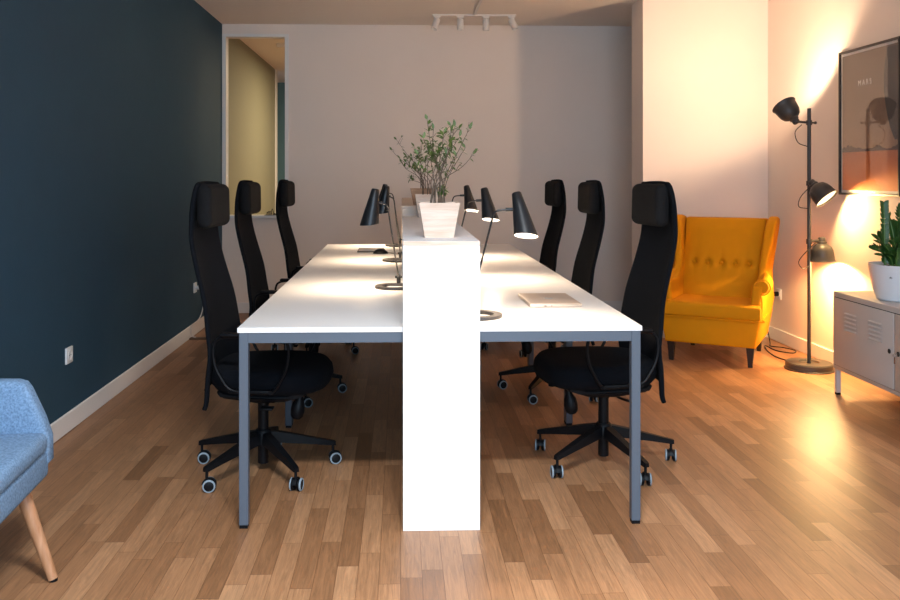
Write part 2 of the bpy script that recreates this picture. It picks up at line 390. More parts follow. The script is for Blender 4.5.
# ------------------------------------------------------------------ office chair
def make_chair():
    t = thing('office_chair', '', 'office chair')
    # five-star base
    b = nb()
    lathe(b, [(0.0, 0.115), (0.036, 0.115), (0.040, 0.13), (0.038, 0.175), (0.030, 0.185), (0.0, 0.185)], 24)
    for k in range(5):
        a = k*2*PI/5; c, s = math.cos(a), math.sin(a)
        def P(x, y, z): return Vector((x*c-y*s, x*s+y*c, z))
        secs = [(0.02, 0.022, 0.128, 0.178), (0.10, 0.021, 0.117, 0.160), (0.22, 0.017, 0.099, 0.128), (0.315, 0.013, 0.083, 0.103), (0.325, 0.010, 0.083, 0.100)]
        rings = [[b.verts.new(P(x, -w, z0)), b.verts.new(P(x, w, z0)), b.verts.new(P(x, w*0.8, z1)), b.verts.new(P(x, -w*0.8, z1))] for x, w, z0, z1 in secs]
        for i in range(len(rings)-1):
            for q in range(4): b.faces.new((rings[i][q], rings[i][(q+1) % 4], rings[i+1][(q+1) % 4], rings[i+1][q]))
        b.faces.new(rings[-1]); b.faces.new(list(reversed(rings[0])))
    star = obj('star_base', b, 'plastic', t, ang=40)
    for k in range(5):
        a = k*2*PI/5; R = 0.313; cx, cy = R*math.cos(a), R*math.sin(a)
        sw = [0.4, 1.9, 1.2, 0.2, 1.6][k]
        mt = Matrix()
        b = nb()
        lathe(b, [(0.006, 0.05), (0.006, 0.09)], 10, mt, cap0=True, cap1=True)
        for sgn in (-1, 1):
            m2 = mt @ Matrix.Translation((0.010, sgn*0.014, 0.0266)) @ Matrix.Rotation(PI/2, 4, 'X')
            lathe(b, [(0, -0.0095), (0.017, -0.0095), (0.0215, -0.0075), (0.0255, -0.004), (0.0255, 0.004), (0.0215, 0.0075), (0.017, 0.0095), (0, 0.0095)], 22, m2)
        # hood over the wheels
        lathe(b, [(0.014, -0.0075), (0.030, -0.0075), (0.030, 0.0075), (0.014, 0.0075)], 14, mt @ Matrix.Translation((0.010, 0, 0.0266)) @ Matrix.Rotation(PI/2, 4, 'X'), closed=True, a0=-0.3, a1=PI*0.95)
        cs = obj('caster', b, 'plastic', t); cs.location = (cx, cy, 0); cs.rotation_euler = (0, 0, sw); cs['spoke'] = k
        for sgn in (-1, 1):
            b = nb()
            sg2 = -sgn
            m2 = mt @ Matrix.Translation((0.010, sgn*0.014, 0.0266)) @ Matrix.Rotation(PI/2, 4, 'X')
            lathe(b, [(0.0205, sg2*0.0040), (0.0265, sg2*0.0040), (0.0265, sg2*0.0085), (0.0245, sg2*0.0105), (0.0205, sg2*0.0108)], 22, m2, closed=True)
            obj('wheel_tread', b, 'tread', cs)
    b = nb()
    lathe(b, [(0, 0.035), (0.022, 0.035), (0.0235, 0.04), (0.0235, 0.30), (0.027, 0.30), (0.027, 0.335), (0, 0.335)], 24)
    obj('gas_lift', b, 'plastic', t)
    b = nb()
    prism(b, [(-0.13, 0.350), (-0.10, 0.330), (-0.03, 0.312), (0.06, 0.312), (0.13, 0.335), (0.15, 0.352)], -0.055, 0.055, 'y', 0.006)
    tube(b, spline([(0.05, -0.05, 0.335), (0.055, -0.13, 0.33), (0.07, -0.20, 0.335)]), 0.006, 8)
    box(b, 0.045, 0.10, -0.235, -0.19, 0.329, 0.338, 0.003, 2)
    tube(b, spline([(-0.02, 0.05, 0.335), (-0.02, 0.13, 0.33), (-0.03, 0.21, 0.335)]), 0.006, 8)
    obj('tilt_mechanism', b, 'plastic', t)
    b = nb()
    mk = TR((0.165, 0.0, 0.33), (0, math.radians(10), 0))
    lathe(b, [(0, 0.015), (0.014, 0.015), (0.016, -0.01), (0.027, -0.03), (0.031, -0.06), (0.028, -0.085), (0.018, -0.098), (0, -0.10)], 20, mk)
    obj('tension_knob', b, 'plastic', t)
    # seat: lofted cushion
    def seat_mesh(grow, z0, z1, edge):
        b = nb(); N = 44; rings = []
        def outline(s):
            pts = []
            for k in range(N):
                a = 2*PI*k/N; ca, sa = math.cos(a), math.sin(a); e = 0.62
                x = 0.255*math.copysign(abs(ca)**e, ca); y = 0.258*math.copysign(abs(sa)**e, sa)
                y *= 1.0 - 0.07*max(0, -x/0.255)
                pts.append((0.045 + x*s, y*s))
            return pts
        prof = [(0.0, z0), (0.75, z0), (0.90, z0+0.008), (0.975, z0+0.03), (1.0, z0+0.055), (0.985, z1-0.022), (0.93, z1-0.006), (0.80, z1), (0.55, z1-0.004), (0.3, z1-0.007), (0.0, z1-0.008)]
        prof = [(p*grow, z) for p, z in prof]
        for s, z in prof:
            if s == 0: rings.append([b.verts.new((0.045, 0, z))]); continue
            r = []
            for x, y in outline(s):
                f = max(0, (x-0.12)/0.18); zz = z - 0.022*f*f*(1 if z > z0+0.02 else 0.4)
                bk = max(0, (-0.10-x)/0.12); zz += 0.012*bk*bk
                r.append(b.verts.new((x, y, zz)))
            rings.append(r)
        for i in range(len(rings)-1):
            A, B = rings[i], rings[i+1]
            for k in range(N):
                q = (k+1) % N
                if len(A) == 1: b.faces.new((A[0], B[q], B[k]))
                elif len(B) == 1: b.faces.new((A[k], A[q], B[0]))
                else: b.faces.new((A[k], A[q], B[q], B[k]))
        return b
    st = obj('seat', seat_mesh(1.0, 0.383, 0.490, 0), 'chairfab', t, ang=60)
    b = nb()
    prism(b, [(-0.15, 0.385), (-0.12, 0.362), (0.02, 0.346), (0.14, 0.352), (0.23, 0.380), (0.24, 0.39), (-0.15, 0.392)], -0.20, 0.20, 'y', 0.02)
    obj('seat_pan', b, 'plastic', t, ang=50)
    # backrest: curved upholstered mesh panel with side rails
    prof = [(-0.186, 0.40), (-0.168, 0.46), (-0.158, 0.55), (-0.170, 0.64), (-0.189, 0.765), (-0.229, 0.91), (-0.254, 1.02), (-0.258, 1.10), (-0.254, 1.18), (-0.243, 1.252)]
    wid = [0.205, 0.212, 0.212, 0.205, 0.190, 0.175, 0.166, 0.160, 0.155, 0.142]
    P = spline([(x, 0, z) for x, z in prof], 4); Wd = [v.x for v in spline([(w, 0, 0) for w in wid], 4)]
    b = nb(); NC = 12; g1 = []; g2 = []
    for i, (p, w) in enumerate(zip(P, Wd)):
        a1_, a2_ = [], []
        for k in range(NC+1):
            u = -1 + 2*k/NC; cx_ = -0.022*(1-u*u)
            a1_.append(b.verts.new((p.x+cx_, u*w, p.z))); a2_.append(b.verts.new((p.x+cx_-0.012, u*w, p.z)))
        g1.append(a1_); g2.append(a2_)
    for i in range(len(g1)-1):
        for k in range(NC):
            b.faces.new((g1[i][k], g1[i][k+1], g1[i+1][k+1], g1[i+1][k])); b.faces.new((g2[i][k], g2[i+1][k], g2[i+1][k+1], g2[i][k+1]))
        for k in (0, NC): b.faces.new((g1[i][k], g1[i+1][k], g2[i+1][k], g2[i][k]))
    for gi in (0, -1):
        for k in range(NC): b.faces.new((g1[gi][k], g1[gi][k+1], g2[gi][k+1], g2[gi][k]))
    bk = obj('backrest', b, 'chairfab', t, ang=60)
    # side rails and top rail, ending in tails below the seat
    b = nb()
    left = [(x-0.010, w, z) for (x, z), w in zip(prof, wid)]
    left = [(-0.200, 0.196, 0.318), (-0.190, 0.198, 0.35)] + left[1:]
    top = [(-0.252, 0.10, 1.261), (-0.264, 0.0, 1.264), (-0.252, -0.10, 1.261)]
    path = spline(left + top + [(x, -y, z) for x, y, z in reversed(left)], 4)
    n = len(path); rr = [0.017 if 6 < i < n-7 else 0.012+0.005*min(i, n-1-i)/6 for i in range(n)]
    tube(b, path, 0.010, 10, rz=rr)
    obj('back_frame', b, 'chairfab', t, ang=60)
    b = nb(); box(b, -0.275, -0.203, -0.146, 0.146, 1.076, 1.268, 0.034, 6)
    for v in b.verts:
        v.co.x += -0.010*(v.co.z-1.18)/0.1*0.2 - 0.018*(1-(v.co.y/0.14)**2) + 0.018
    obj('headrest', b, 'chairpad', t, ang=60)
    b = nb()
    tube(b, spline([(-0.10, 0, 0.345), (-0.17, 0, 0.35), (-0.215, 0, 0.39), (-0.215, 0, 0.46)]), 0.012, 8, rz=0.03)
    obj('back_bracket', b, 'plastic', t)
    for sgn in (-1, 1):
        b = nb()
        y = sgn*0.275
        dz = -0.012
        lp = [(0.11, y, 0.417), (0.150, y, 0.47), (0.174, y, 0.54), (0.178, y, 0.61), (0.150, y, 0.650), (0.03, y, 0.656), (-0.10, y, 0.650), (-0.133, y, 0.61), (-0.128, y, 0.54), (-0.10, y, 0.47), (-0.06, y, 0.425), (0.02, y, 0.414)]
        lp = [(p[0], p[1], p[2]+dz*(p[2] > 0.5)) for p in lp]
        tube(b, spline(lp, 5, True), 0.0065, 8, closed=True, rz=0.010)
        box(b, -0.07, 0.12, y-0.008, y+0.008, 0.408, 0.424, 0.004, 2)
        cyl(b, (0.105, y-sgn*0.05, 0.416), (0.105, y+sgn*0.012, 0.416), 0.009)
        cyl(b, (-0.04, y-sgn*0.05, 0.416), (-0.04, y+sgn*0.008, 0.416), 0.009)
        ar = obj('armrest', b, 'plastic', t)
        b = nb(); box(b, -0.105, 0.150, y-0.024, y+0.024, 0.643, 0.658, 0.008, 3); obj('arm_pad', b, 'plastic', ar)
    return t
# (x, y, facing angle, label, base spin)
chairs = [
 (0.921, 3.834, 180+8, 'black high-back office chair on the right nearest the camera, before the mustard armchair'),
 (0.916, 5.114, 180+3, 'middle one of the three black high-back office chairs right of the desks'),
 (0.935, 6.400, 180+5, 'farthest black high-back office chair right of the desks, by the back wall'),
 (-0.608, 3.785, -6, 'nearest black high-back office chair left of the desks, beside the teal wall'),
 (-0.673, 5.100, -4, 'middle one of the three black high-back office chairs left of the desks'),
 (-0.625, 6.390, -4, 'farthest black high-back office chair left of the desks, near the interior window'),
]
spin = [2-188, 20-182, 40-180, 16+6, 8+4, 50]
turn = [(75, 100, 80, 92, 84), (20, 100, 15, 5, 60), (80, 40, 70, 100, 90), (15, 120, 4, 8, 78), (10, 60, 90, 30, 20), (70, 20, 95, 50, 10)]
cproto = make_chair()
for i, (x, y, a, lab) in enumerate(chairs):
    c = cproto if i == 0 else copy_tree(cproto)
    c.location = (x, y, 0); c.rotation_euler = (0, 0, math.radians(a))
    for ch in c.children:
        if ch.name.startswith('star_base'): ch.rotation_euler = (0, 0, math.radians(spin[i]))
        if ch.name.startswith('caster'):
            k = ch['spoke']; aa = math.radians(spin[i]) + k*2*PI/5
            ch.location = (0.313*math.cos(aa), 0.313*math.sin(aa), 0)
            ch.rotation_euler = (0, 0, math.radians(turn[i][k] - a))
    tag(c, lab, 'office chair', 'high-back office chairs at the desks')

# ------------------------------------------------------------------ cone desk lamps
def make_desk_lamp(label, loc, rz, foot, tilt, swing, power, reach=1.0, mirror=1):
    """local +x = away from the divider; foot = (x,y) of the stem on the base ring; tilt: head turned about x"""
    t = thing('desk_lamp', label, 'desk lamp', loc, rz, 'black cone desk lamps along the divider')
    b = nb()
    lathe(b, [(0.066, 0.0), (0.100, 0.0), (0.102, 0.004), (0.100, 0.013), (0.068, 0.013), (0.066, 0.009)], 48, closed=True)
    bs = obj('base_ring', b, 'bronze', t)
    fx, fy = foot
    b = nb()
    cyl(b, (fx, fy, 0.012), (fx, fy, 0.040), 0.010); ball(b, (fx, fy, 0.045), 0.013)
    cyl(b, (fx-0.018, fy, 0.045), (fx+0.018, fy, 0.045), 0.006)
    obj('joint', b, 'lampblack', t)
    sx = 0.07*reach
    b = nb()
    pts = [(fx, fy, 0.045), (fx+(sx-fx)*0.5, fy*0.55, 0.235), (sx-0.006, fy*0.12, 0.395)]
    arm = spline([(sx-0.006, fy*0.12, 0.395), (sx+0.002, fy*0.05, 0.415), (sx+0.020, 0, 0.424), (0.145*reach+0.0, 0, 0.428)], 5)
    tube(b, pts[:-1] + arm, 0.0042, 10)
    obj('stem', b, 'bronze' if mirror < 0 else 'lampblack', t)
    b = nb()
    cyl(b, (0.115*reach, 0, 0.427), (0.150*reach, 0, 0.428), 0.007)
    obj('swivel', b, 'lampblack', t)
    # shade: cone with a slanted mouth; head axis in the head frame is -z
    H = TR((0.150*reach+0.010, 0, 0.43), (0, 0, 0)) @ Matrix.Rotation(math.radians(swing), 4, 'Z') @ Matrix.Rotation(math.radians(tilt), 4, 'X') @ Matrix.Rotation(math.radians(-10), 4, 'Y')
    b = nb(); N = 40
    prof = [(0.0, 0.066), (0.016, 0.066), (0.0195, 0.062), (0.027, 0.010), (0.037, -0.05), (0.047, -0.115), (0.0455, -0.115), (0.0355, -0.05), (0.0255, 0.010), (0.0, 0.03)]
    lathe(b, prof, N)
    for v in b.verts:
        if v.co.z < 0.0:
            v.co.z -= 0.28*v.co.x*(-v.co.z/0.115)
        v.co.x += 0.012
        v.co = H @ v.co
    sh = obj('lamp_shade', b, 'lampblack', t, ang=40)
    b = nb()
    lathe(b, [(0.0446, -0.1145), (0.0346, -0.05), (0.0246, 0.008), (0.0, 0.02)], N)
    for v in b.verts:
        if v.co.z < 0.0: v.co.z -= 0.28*v.co.x*(-v.co.z/0.115)
        v.co.x += 0.012
        v.co = H @ v.co
    obj('shade_lining', b, 'lampin', sh, ang=40)
    b = nb(); ball(b, (0.012, 0, -0.070), 0.024, sz=1.2, mtx=H); obj('bulb', b, 'bulb', sh)
    d = (H.to_3x3() @ Vector((0.1, 0, -1))).normalized()
    lamp_light('lamp_glow', H @ Vector((0.014, 0, -0.112)), power, (1.0, 0.76, 0.52), t, 0.03, 150, d, 0.9)
    return t
make_desk_lamp('black cone desk lamp nearest the camera on the right desks, near the laptop', (0.304, 3.379, DH), 0, (-0.015, 0.083), -17, 0, 17)
make_desk_lamp('middle lit cone desk lamp of the three on the right desks', (0.300, 4.66, DH), math.radians(0), (-0.015, 0.083), -14, 0, 17)
make_desk_lamp('farthest lit cone desk lamp of the three on the right desks', (0.300, 5.93, DH), math.radians(0), (-0.015, 0.083), -14, 0, 17)
make_desk_lamp('black cone desk lamp nearest the camera on the left desks, its shade seen whole', (-0.028, 4.27, DH), PI, (-0.018, -0.083), -4, 0, 17, 0.58, -1)
make_desk_lamp('middle cone desk lamp on the left desks, just behind the nearest one', (-0.020, 5.63, DH), PI, (-0.018, -0.083), -6, 0, 17, 0.40, -1)
make_desk_lamp('farthest cone desk lamp on the left desks, beside the black mouse', (-0.022, 6.85, DH), PI, (-0.018, -0.083), -5, 0, 17, 0.6, -1)

# ------------------------------------------------------------------ floor lamp with three heads
FL = Vector((2.76, 5.664, 0))
t = thing('floor_lamp', 'dark grey floor lamp with three bell-shaped heads beside the mustard armchair', 'floor lamp', FL)
b = nb()
lathe(b, [(0, 0.0), (0.158, 0.0), (0.160, 0.006), (0.150, 0.012), (0.150, 0.040), (0.144, 0.048), (0.066, 0.050), (0.060, 0.040), (0, 0.040)], 48)
obj('lamp_base', b, 'bronze', t)
b = nb(); cyl(b, (0, 0, 0.04), (0, 0, 1.762), 0.0125, seg=20); obj('pole', b, 'bronze', t)
WARM = (1.0, 0.61, 0.24); WARM_UP = (1.0, 0.69, 0.44)
def head(clampz, pivot, direction, power, cable, spot=140, col=None):
    pivot = Vector(pivot); d = Vector(direction).normalized()
    b = nb()
    cyl(b, (0, 0, clampz-0.016), (0, 0, clampz+0.016), 0.019)
    cyl(b, (0.012, -0.0, clampz), (0.042, 0.0, clampz), 0.006); ball(b, (0.043, 0, clampz), 0.010)
    tube(b, spline([(0, 0, clampz), ((pivot.x)*0.5, pivot.y*0.5, clampz+0.004), tuple(pivot)], 4), 0.008, 8)
    ball(b, pivot, 0.016)
    cl = obj('clamp', b, 'bronze', t)
    H = Matrix.Translation(pivot) @ d.to_track_quat('Z', 'Y').to_matrix().to_4x4()
    b = nb()
    lathe(b, [(0, -0.012), (0.020, -0.012), (0.024, -0.006), (0.024, 0.014), (0.030, 0.018), (0.030, 0.030), (0.040, 0.036), (0.058, 0.050), (0.070, 0.075), (0.0745, 0.105), (0.078, 0.140), (0.0845, 0.147), (0.0835, 0.150), (0.0765, 0.143), (0.0725, 0.105), (0.068, 0.077), (0.055, 0.053), (0, 0.036)], 40, H)
    sh = obj('lamp_head', b, 'bronze', t, ang=40)
    b = nb(); lathe(b, [(0.0755, 0.140), (0.0715, 0.105), (0.067, 0.078), (0.054, 0.055), (0, 0.038)], 40, H); obj('lining', b, 'lampin', sh)
    b = nb(); ball(b, (0, 0, 0.092), 0.030, sz=1.2, mtx=H); obj('bulb', b, 'bulbw', sh)
    b = nb(); tube(b, spline(cable, 6), 0.003, 8); obj('head_cable', b, 'cord_black', t)
    lamp_light('head_glow', H @ Vector((0, 0, 0.132)), power, col or WARM, t, 0.035, spot, d, 0.3)
head(1.665, (-0.095, -0.01, 1.672), (-0.30, 0.52, 0.76), 56, [(-0.06, -0.02, 1.650), (-0.105, -0.02, 1.60), (-0.085, -0.02, 1.53), (-0.02, -0.014, 1.505)], 172, WARM_UP)
head(1.255, (-0.005, -0.045, 1.262), (0.48, -0.55, -0.78), 22, [(0.005, -0.055, 1.255), (-0.075, -0.045, 1.17), (-0.085, -0.03, 1.10), (-0.01, -0.014, 1.085)], 150)
head(0.862, (0.085, -0.005, 0.878), (0.02, -0.02, -1), 72, [(0.06, -0.01, 0.87), (-0.02, -0.03, 0.81), (-0.085, -0.03, 0.73), (-0.05, -0.02, 0.68), (-0.008, -0.014, 0.70)], 160)

# ------------------------------------------------------------------ mustard wing armchair (local: -y faces front, y=0 front of base)
ca = Vector((1.917, 5.974)); cb = Vector((2.373, 5.706))
mid = (ca+cb)/2; ang = math.atan2(cb.y-ca.y, cb.x-ca.x)
t = thing('wing_armchair', 'mustard yellow wing-back armchair in the corner by the floor lamp', 'armchair', (mid.x, mid.y, 0), ang)
# base
b = nb()
prism(b, [(-0.335, 0.32), (-0.300, 0.135), (0.300, 0.135), (0.335, 0.32)], -0.03, 0.66, 'y', 0.02, 3)
obj('seat_base', b, 'yellow', t, ang=50)
# seat cushion (T shaped front)
b = nb()
prism(b, [(-0.335, -0.045), (0.335, -0.045), (0.338, 0.045), (0.280, 0.055), (0.270, 0.50), (-0.270, 0.50), (-0.280, 0.055), (-0.338, 0.045)], 0.318, 0.425, 'z', 0.028, 4)
for v in b.verts:
    if v.co.z > 0.38:
        v.co.z += 0.018*max(0, 1-(v.co.x/0.33)**2)*max(0, 1-((v.co.y-0.2)/0.30)**2)
obj('seat_cushion', b, 'yellow', t, ang=60)
b = nb(); tube(b, spline([(-0.337, 0.04, 0.322), (-0.337, -0.044, 0.322), (0, -0.047, 0.322), (0.337, -0.044, 0.322), (0.337, 0.04, 0.322)], 5), 0.005, 8)
obj('piping', b, 'yellow', t)
# back with pillow and button dimples
b = nb(); NX, NZ = 64, 64; F = []; K = []
btn = [(-0.196, 0.66), (-0.098, 0.66), (0.0, 0.66), (0.098, 0.66), (0.196, 0.66)]
def backy(z): return 0.37 + 0.27*((z-0.38)/0.62)
for j in range(NZ+1):
    z = 0.36 + 0.625*j/NZ; f_, k_ = [], []
    for i in range(NX+1):
        u = -1 + 2*i/NX; hw = 0.285 - 0.015*(z > 0.2)*((0.98-z)/0.6); x = u*hw
        bul = 0.045*(1-abs(u)**3.0)*min(1, (1.0-z)/0.10+0.15)
        zz = z
        if z > 0.90: zz = z - 0.012*abs(u)**3*(z-0.90)/0.085
        y = backy(z) - bul
        for bx, bz in btn:
            r2 = (x-bx)**2+(z-bz)**2
            y += 0.030*math.exp(-r2/0.0006) + 0.006*math.exp(-((x-bx)**2)/0.0003)*math.exp(-((z-bz)**2)/0.010)
        f_.append(b.verts.new((x, y, zz))); k_.append(b.verts.new((x, backy(z)+0.10, zz)))
    F.append(f_); K.append(k_)
for j in range(NZ):
    for i in range(NX):
        b.faces.new((F[j][i], F[j][i+1], F[j+1][i+1], F[j+1][i])); b.faces.new((K[j][i], K[j+1][i], K[j+1][i+1], K[j][i+1]))
    for i in (0, NX): b.faces.new((F[j][i], F[j+1][i], K[j+1][i], K[j][i]))
for j in (0, NZ):
    for i in range(NX): b.faces.new((F[j][i], F[j][i+1], K[j][i+1], K[j][i]))
bkr = obj('backrest', b, 'yellow', t, ang=60)
for bx, bz in btn:
    b = nb(); ball(b, (bx, backy(bz)-0.045*(1-abs(bx/0.28)**3)+0.018, bz), 0.014, sy=0.6); obj('button', b, 'yellow', bkr)
# rounded shell behind the back
b = nb()
prism(b, [(0.50, 0.14), (0.60, 0.14), (0.685, 0.50), (0.765, 0.93), (0.755, 0.975), (0.72, 0.988), (0.655, 0.985), (0.60, 0.60)], -0.30, 0.30, 'x', 0.02, 3)
obj('back_shell', b, 'yellow', t, ang=50)
for sgn in (-1, 1):
    # side: arm and wing in one outline, thickness following x
    side = [(0.02, 0.15), (0.60, 0.14), (0.665, 0.40), (0.70, 0.60), (0.76, 0.90), (0.765, 0.96), (0.735, 0.995), (0.66, 1.005), (0.58, 0.99), (0.515, 0.955), (0.475, 0.90), (0.450, 0.82), (0.425, 0.74), (0.385, 0.66), (0.33, 0.600), (0.26, 0.572), (0.05, 0.572), (0.02, 0.55)]
    b = nb()
    x0, x1 = (0.272, 0.345)
    prism(b, side, x0, x1, 'x', 0.022, 4)
    for v in b.verts:
        z = v.co.z
        v.co.x += 0.034*max(0, (z-0.66)/0.34)**1.2 - 0.020*math.exp(-((z-0.66)/0.10)**2)*(1 if v.co.x > 0.30 else 0)
        if z < 0.35: v.co.x -= 0.035*(0.35-z)/0.2
        v.co.x *= sgn
    obj('wing_side', b, 'yellow', t, ang=50)
    b = nb()
    xr = sgn*0.338
    tube(b, spline([(xr, 0.035, 0.548), (xr, 0.15, 0.548), (xr-sgn*0.005, 0.28, 0.560), (xr-sgn*0.025, 0.38, 0.60)], 5), [0.040, 0.046, 0.047, 0.047, 0.047, 0.047, 0.047, 0.047, 0.047, 0.046, 0.044, 0.040, 0.036, 0.031, 0.026, 0.02], 20)
    ra = obj('arm_roll', b, 'yellow', t, ang=50)
    b = nb()
    pts = [(xr + sgn*0.050*math.sin(a), 0.034, 0.548+0.050*math.cos(a)) for a in [2*PI*k/24 for k in range(25)]]
    scroll = [(sgn*0.298, 0.026, 0.33), (sgn*0.296, 0.026, 0.45)] + [(xr + sgn*0.052*math.cos(a)*-1, 0.030, 0.548+0.052*math.sin(a)) for a in [PI*k/8 for k in range(0, 13)]] + [(xr - sgn*0.01, 0.030, 0.50), (sgn*0.338, 0.026, 0.44), (sgn*0.334, 0.026, 0.34)]
    tube(b, spline(scroll, 3), 0.004, 6)
    obj('piping', b, 'yellow', t)
for (x, y, sx, sy) in ((-0.265, 0.0, 0, 0), (0.265, 0.0, 0, 0), (-0.24, 0.56, 0, 0.06), (0.24, 0.56, 0, 0.06)):
    b = nb(); r = bmesh.ops.create_cone(b, cap_ends=True, segments=4, radius1=0.020, radius2=0.036, depth=0.14)
    for v in b.verts:
        v.co = Matrix.Rotation(PI/4, 3, 'Z') @ v.co
        if v.co.z < 0: v.co.y += sy
        v.co += Vector((x, y+0.02, 0.07))
    obj('leg', b, 'darkwood', t)

# ------------------------------------------------------------------ blue-grey armchair at the left edge (local +x front)
t = thing('lounge_chair', 'blue-grey upholstered lounge chair with oak legs at the left edge of the photo', 'armchair', (-1.418, 2.46, 0), math.radians(4.7))
HW = 0.40
b = nb(); box(b, -0.22, 0.285, -HW+0.02, HW-0.02, 0.305, 0.405, 0.022, 4); obj('seat_base', b, 'bluefab', t, ang=60)
b = nb(); box(b, -0.20, 0.292, -HW+0.055, HW-0.045, 0.395, 0.462, 0.026, 5)
for v in b.verts:
    if v.co.z > 0.43: v.co.z += 0.008*max(0, 1-(v.co.y/0.35)**2)
obj('seat_cushion', b, 'bluefab', t, ang=60)
for sgn in (-1, 1):
    b = nb()
    poly = [(-0.22, 0.33), (0.265, 0.33), (0.292, 0.36), (0.290, 0.44), (0.268, 0.505), (0.225, 0.600), (0.210, 0.620), (0.185, 0.628), (-0.222, 0.640)]
    y0, y1 = sgn*(HW-0.055), sgn*(HW+0.015)
    prism(b, poly, min(y0, y1), max(y0, y1), 'y', 0.020, 4)
    obj('arm', b, 'bluefab', t, ang=50)
b = nb(); prism(b, [(-0.17, 0.42), (-0.165, 0.60), (-0.185, 0.80), (-0.200, 0.83), (-0.222, 0.82), (-0.228, 0.60), (-0.222, 0.33), (-0.20, 0.33)], -HW+0.03, HW-0.03, 'y', 0.02, 3)
obj('backrest', b, 'bluefab', t, ang=50)
for sx in (-1, 1):
    for sy in (-1, 1):
        b = nb(); x = 0.21 if sx > 0 else -0.18
        k = 0.115 if sx > 0 else -0.03
        cyl(b, (x+k, sy*(HW-0.115), 0.006), (x, sy*(HW-0.09), 0.315), 0.0155, 0.024, 24); lg = obj('leg', b, 'oakleg', t)
        b = nb(); cyl(b, (x+k, sy*(HW-0.115), 0.0), (x+k, sy*(HW-0.115), 0.007), 0.014, seg=20); obj('glide', b, 'plastic', lg)

# ------------------------------------------------------------------ metal cabinet
t = thing('metal_cabinet', 'light grey low metal cabinet with louvred doors against the right wall', 'cabinet', (2.592, 5.02, 0))
cw, cl, cz0, cz1 = 0.385, 1.24, 0.155, 0.615
b = nb(); box(b, 0, cw, -cl, 0, cz0, cz1, 0.004, 2); obj('body', b, 'cab', t)
for y0, y1, first_ in ((-0.640, -0.022, True), (-cl+0.022, -0.650, False)):
    b = nb(); box(b, -0.0012, 0.002, y0-0.004, y1+0.004, cz0+0.024, cz1-0.030); obj('door_gap', b, 'hole', t)
    b = nb(); box(b, -0.010, 0.004, y0, y1, cz0+0.028, cz1-0.034, 0.003, 2); dr = obj('door', b, 'cab', t)
    for gy in (0.32, 0.73):
        yc = y0 + (y1-y0)*(1-gy) + 0.0
        for k in range(5):
            z = cz1-0.112-0.0235*k
            b = nb(); prism(b, [(-0.010, z+0.008), (-0.018, z+0.001), (-0.010, z-0.001)], yc-0.062, yc+0.062, 'y'); obj('louvre', b, 'cab', dr)
    kb = y0+0.035 if first_ else y1-0.035
    b = nb(); cyl(b, (-0.0125, kb, 0.378), (0.0, kb, 0.378), 0.013, seg=20); obj('lock', b, 'hole', dr)
for x, y in ((0.006, -0.032), (cw-0.032, -0.032), (0.006, -cl+0.006), (cw-0.032, -cl+0.006)):
    b = nb(); box(b, x, x+0.026, y, y+0.026, 0.012, cz0+0.002, 0.002, 1); lg = obj('leg', b, 'cab', t)
    b = nb(); box(b, x+0.001, x+0.025, y+0.001, y+0.025, 0.0, 0.013); obj('foot', b, 'plastic', lg)
b = nb()
cyl(b, (-0.015, 0, 0), (-0.0, 0, 0), 0.003); lathe(b, [(0.005, -0.002), (0.012, -0.002), (0.012, 0.002), (0.005, 0.002)], 20, TR((-0.017, 0, -0.004), (PI/2, 0, 0)), closed=True)
box(b, -0.020, -0.017, -0.006, 0.006, -0.05, -0.014)
k = obj('key', b, 'chrome'); k.location = (2.592-0.0105, 5.02-0.685, 0.378); k.scale = (1, 1, 1)
tag(k, 'small chrome key in the lock of the grey metal cabinet', 'key')

# ------------------------------------------------------------------ plants
def leaf(bm, p, d, n, L, w, fold=0.25, curl=0.15):
    d = Vector(d).normalized(); n = Vector(n); n = (n - d*n.dot(d)); n = n.normalized() if n.length > 1e-4 else d.orthogonal().normalized()
    s = d.cross(n); rows = []
    for t_, ww in ((0.0, 0.08), (0.2, 0.72), (0.45, 1.0), (0.72, 0.72), (1.0, 0.02)):
        c = Vector(p) + d*L*t_ - n*curl*L*t_*t_
        rows.append((bm.verts.new(c - s*w*ww/2 + n*fold*w*ww/2), bm.verts.new(c), bm.verts.new(c + s*w*ww/2 + n*fold*w*ww/2)))
    for a, b_ in zip(rows, rows[1:]):
        bm.faces.new((a[0], a[1], b_[1], b_[0])); bm.faces.new((a[1], a[2], b_[2], b_[1]))
def square_pot(t, wt, wb, h, m, slats=5):
    b = nb(); th = 0.008
    def ring(w, z): return [b.verts.new((sx*w/2, sy*w/2, z)) for sx, sy in ((-1, -1), (1, -1), (1, 1), (-1, 1))]
    rs = [ring(wb, 0)]
    for k in range(1, slats):   # shallow grooves between the slats
        f = k/slats; w = wb+(wt-wb)*f; z = h*f
        rs += [ring(w-0.0008, z-0.0012), ring(w-0.0028, z), ring(w-0.0002, z+0.0012)]
    rs += [ring(wt, h), ring(wt-2*th, h), ring(wt-2*th-0.006, h-0.022)]
    for a, c in zip(rs, rs[1:]):
        for q in range(4): b.faces.new((a[q], a[(q+1) % 4], c[(q+1) % 4], c[q]))
    b.faces.new(list(reversed(rs[0])))
    obj('pot', b, m, t, ang=5)
    b = nb(); box(b, -wt/2+th+0.003, wt/2-th-0.003, -wt/2+th+0.003, wt/2-th-0.003, h-0.03, h-0.018); obj('soil', b, 'soil', t)
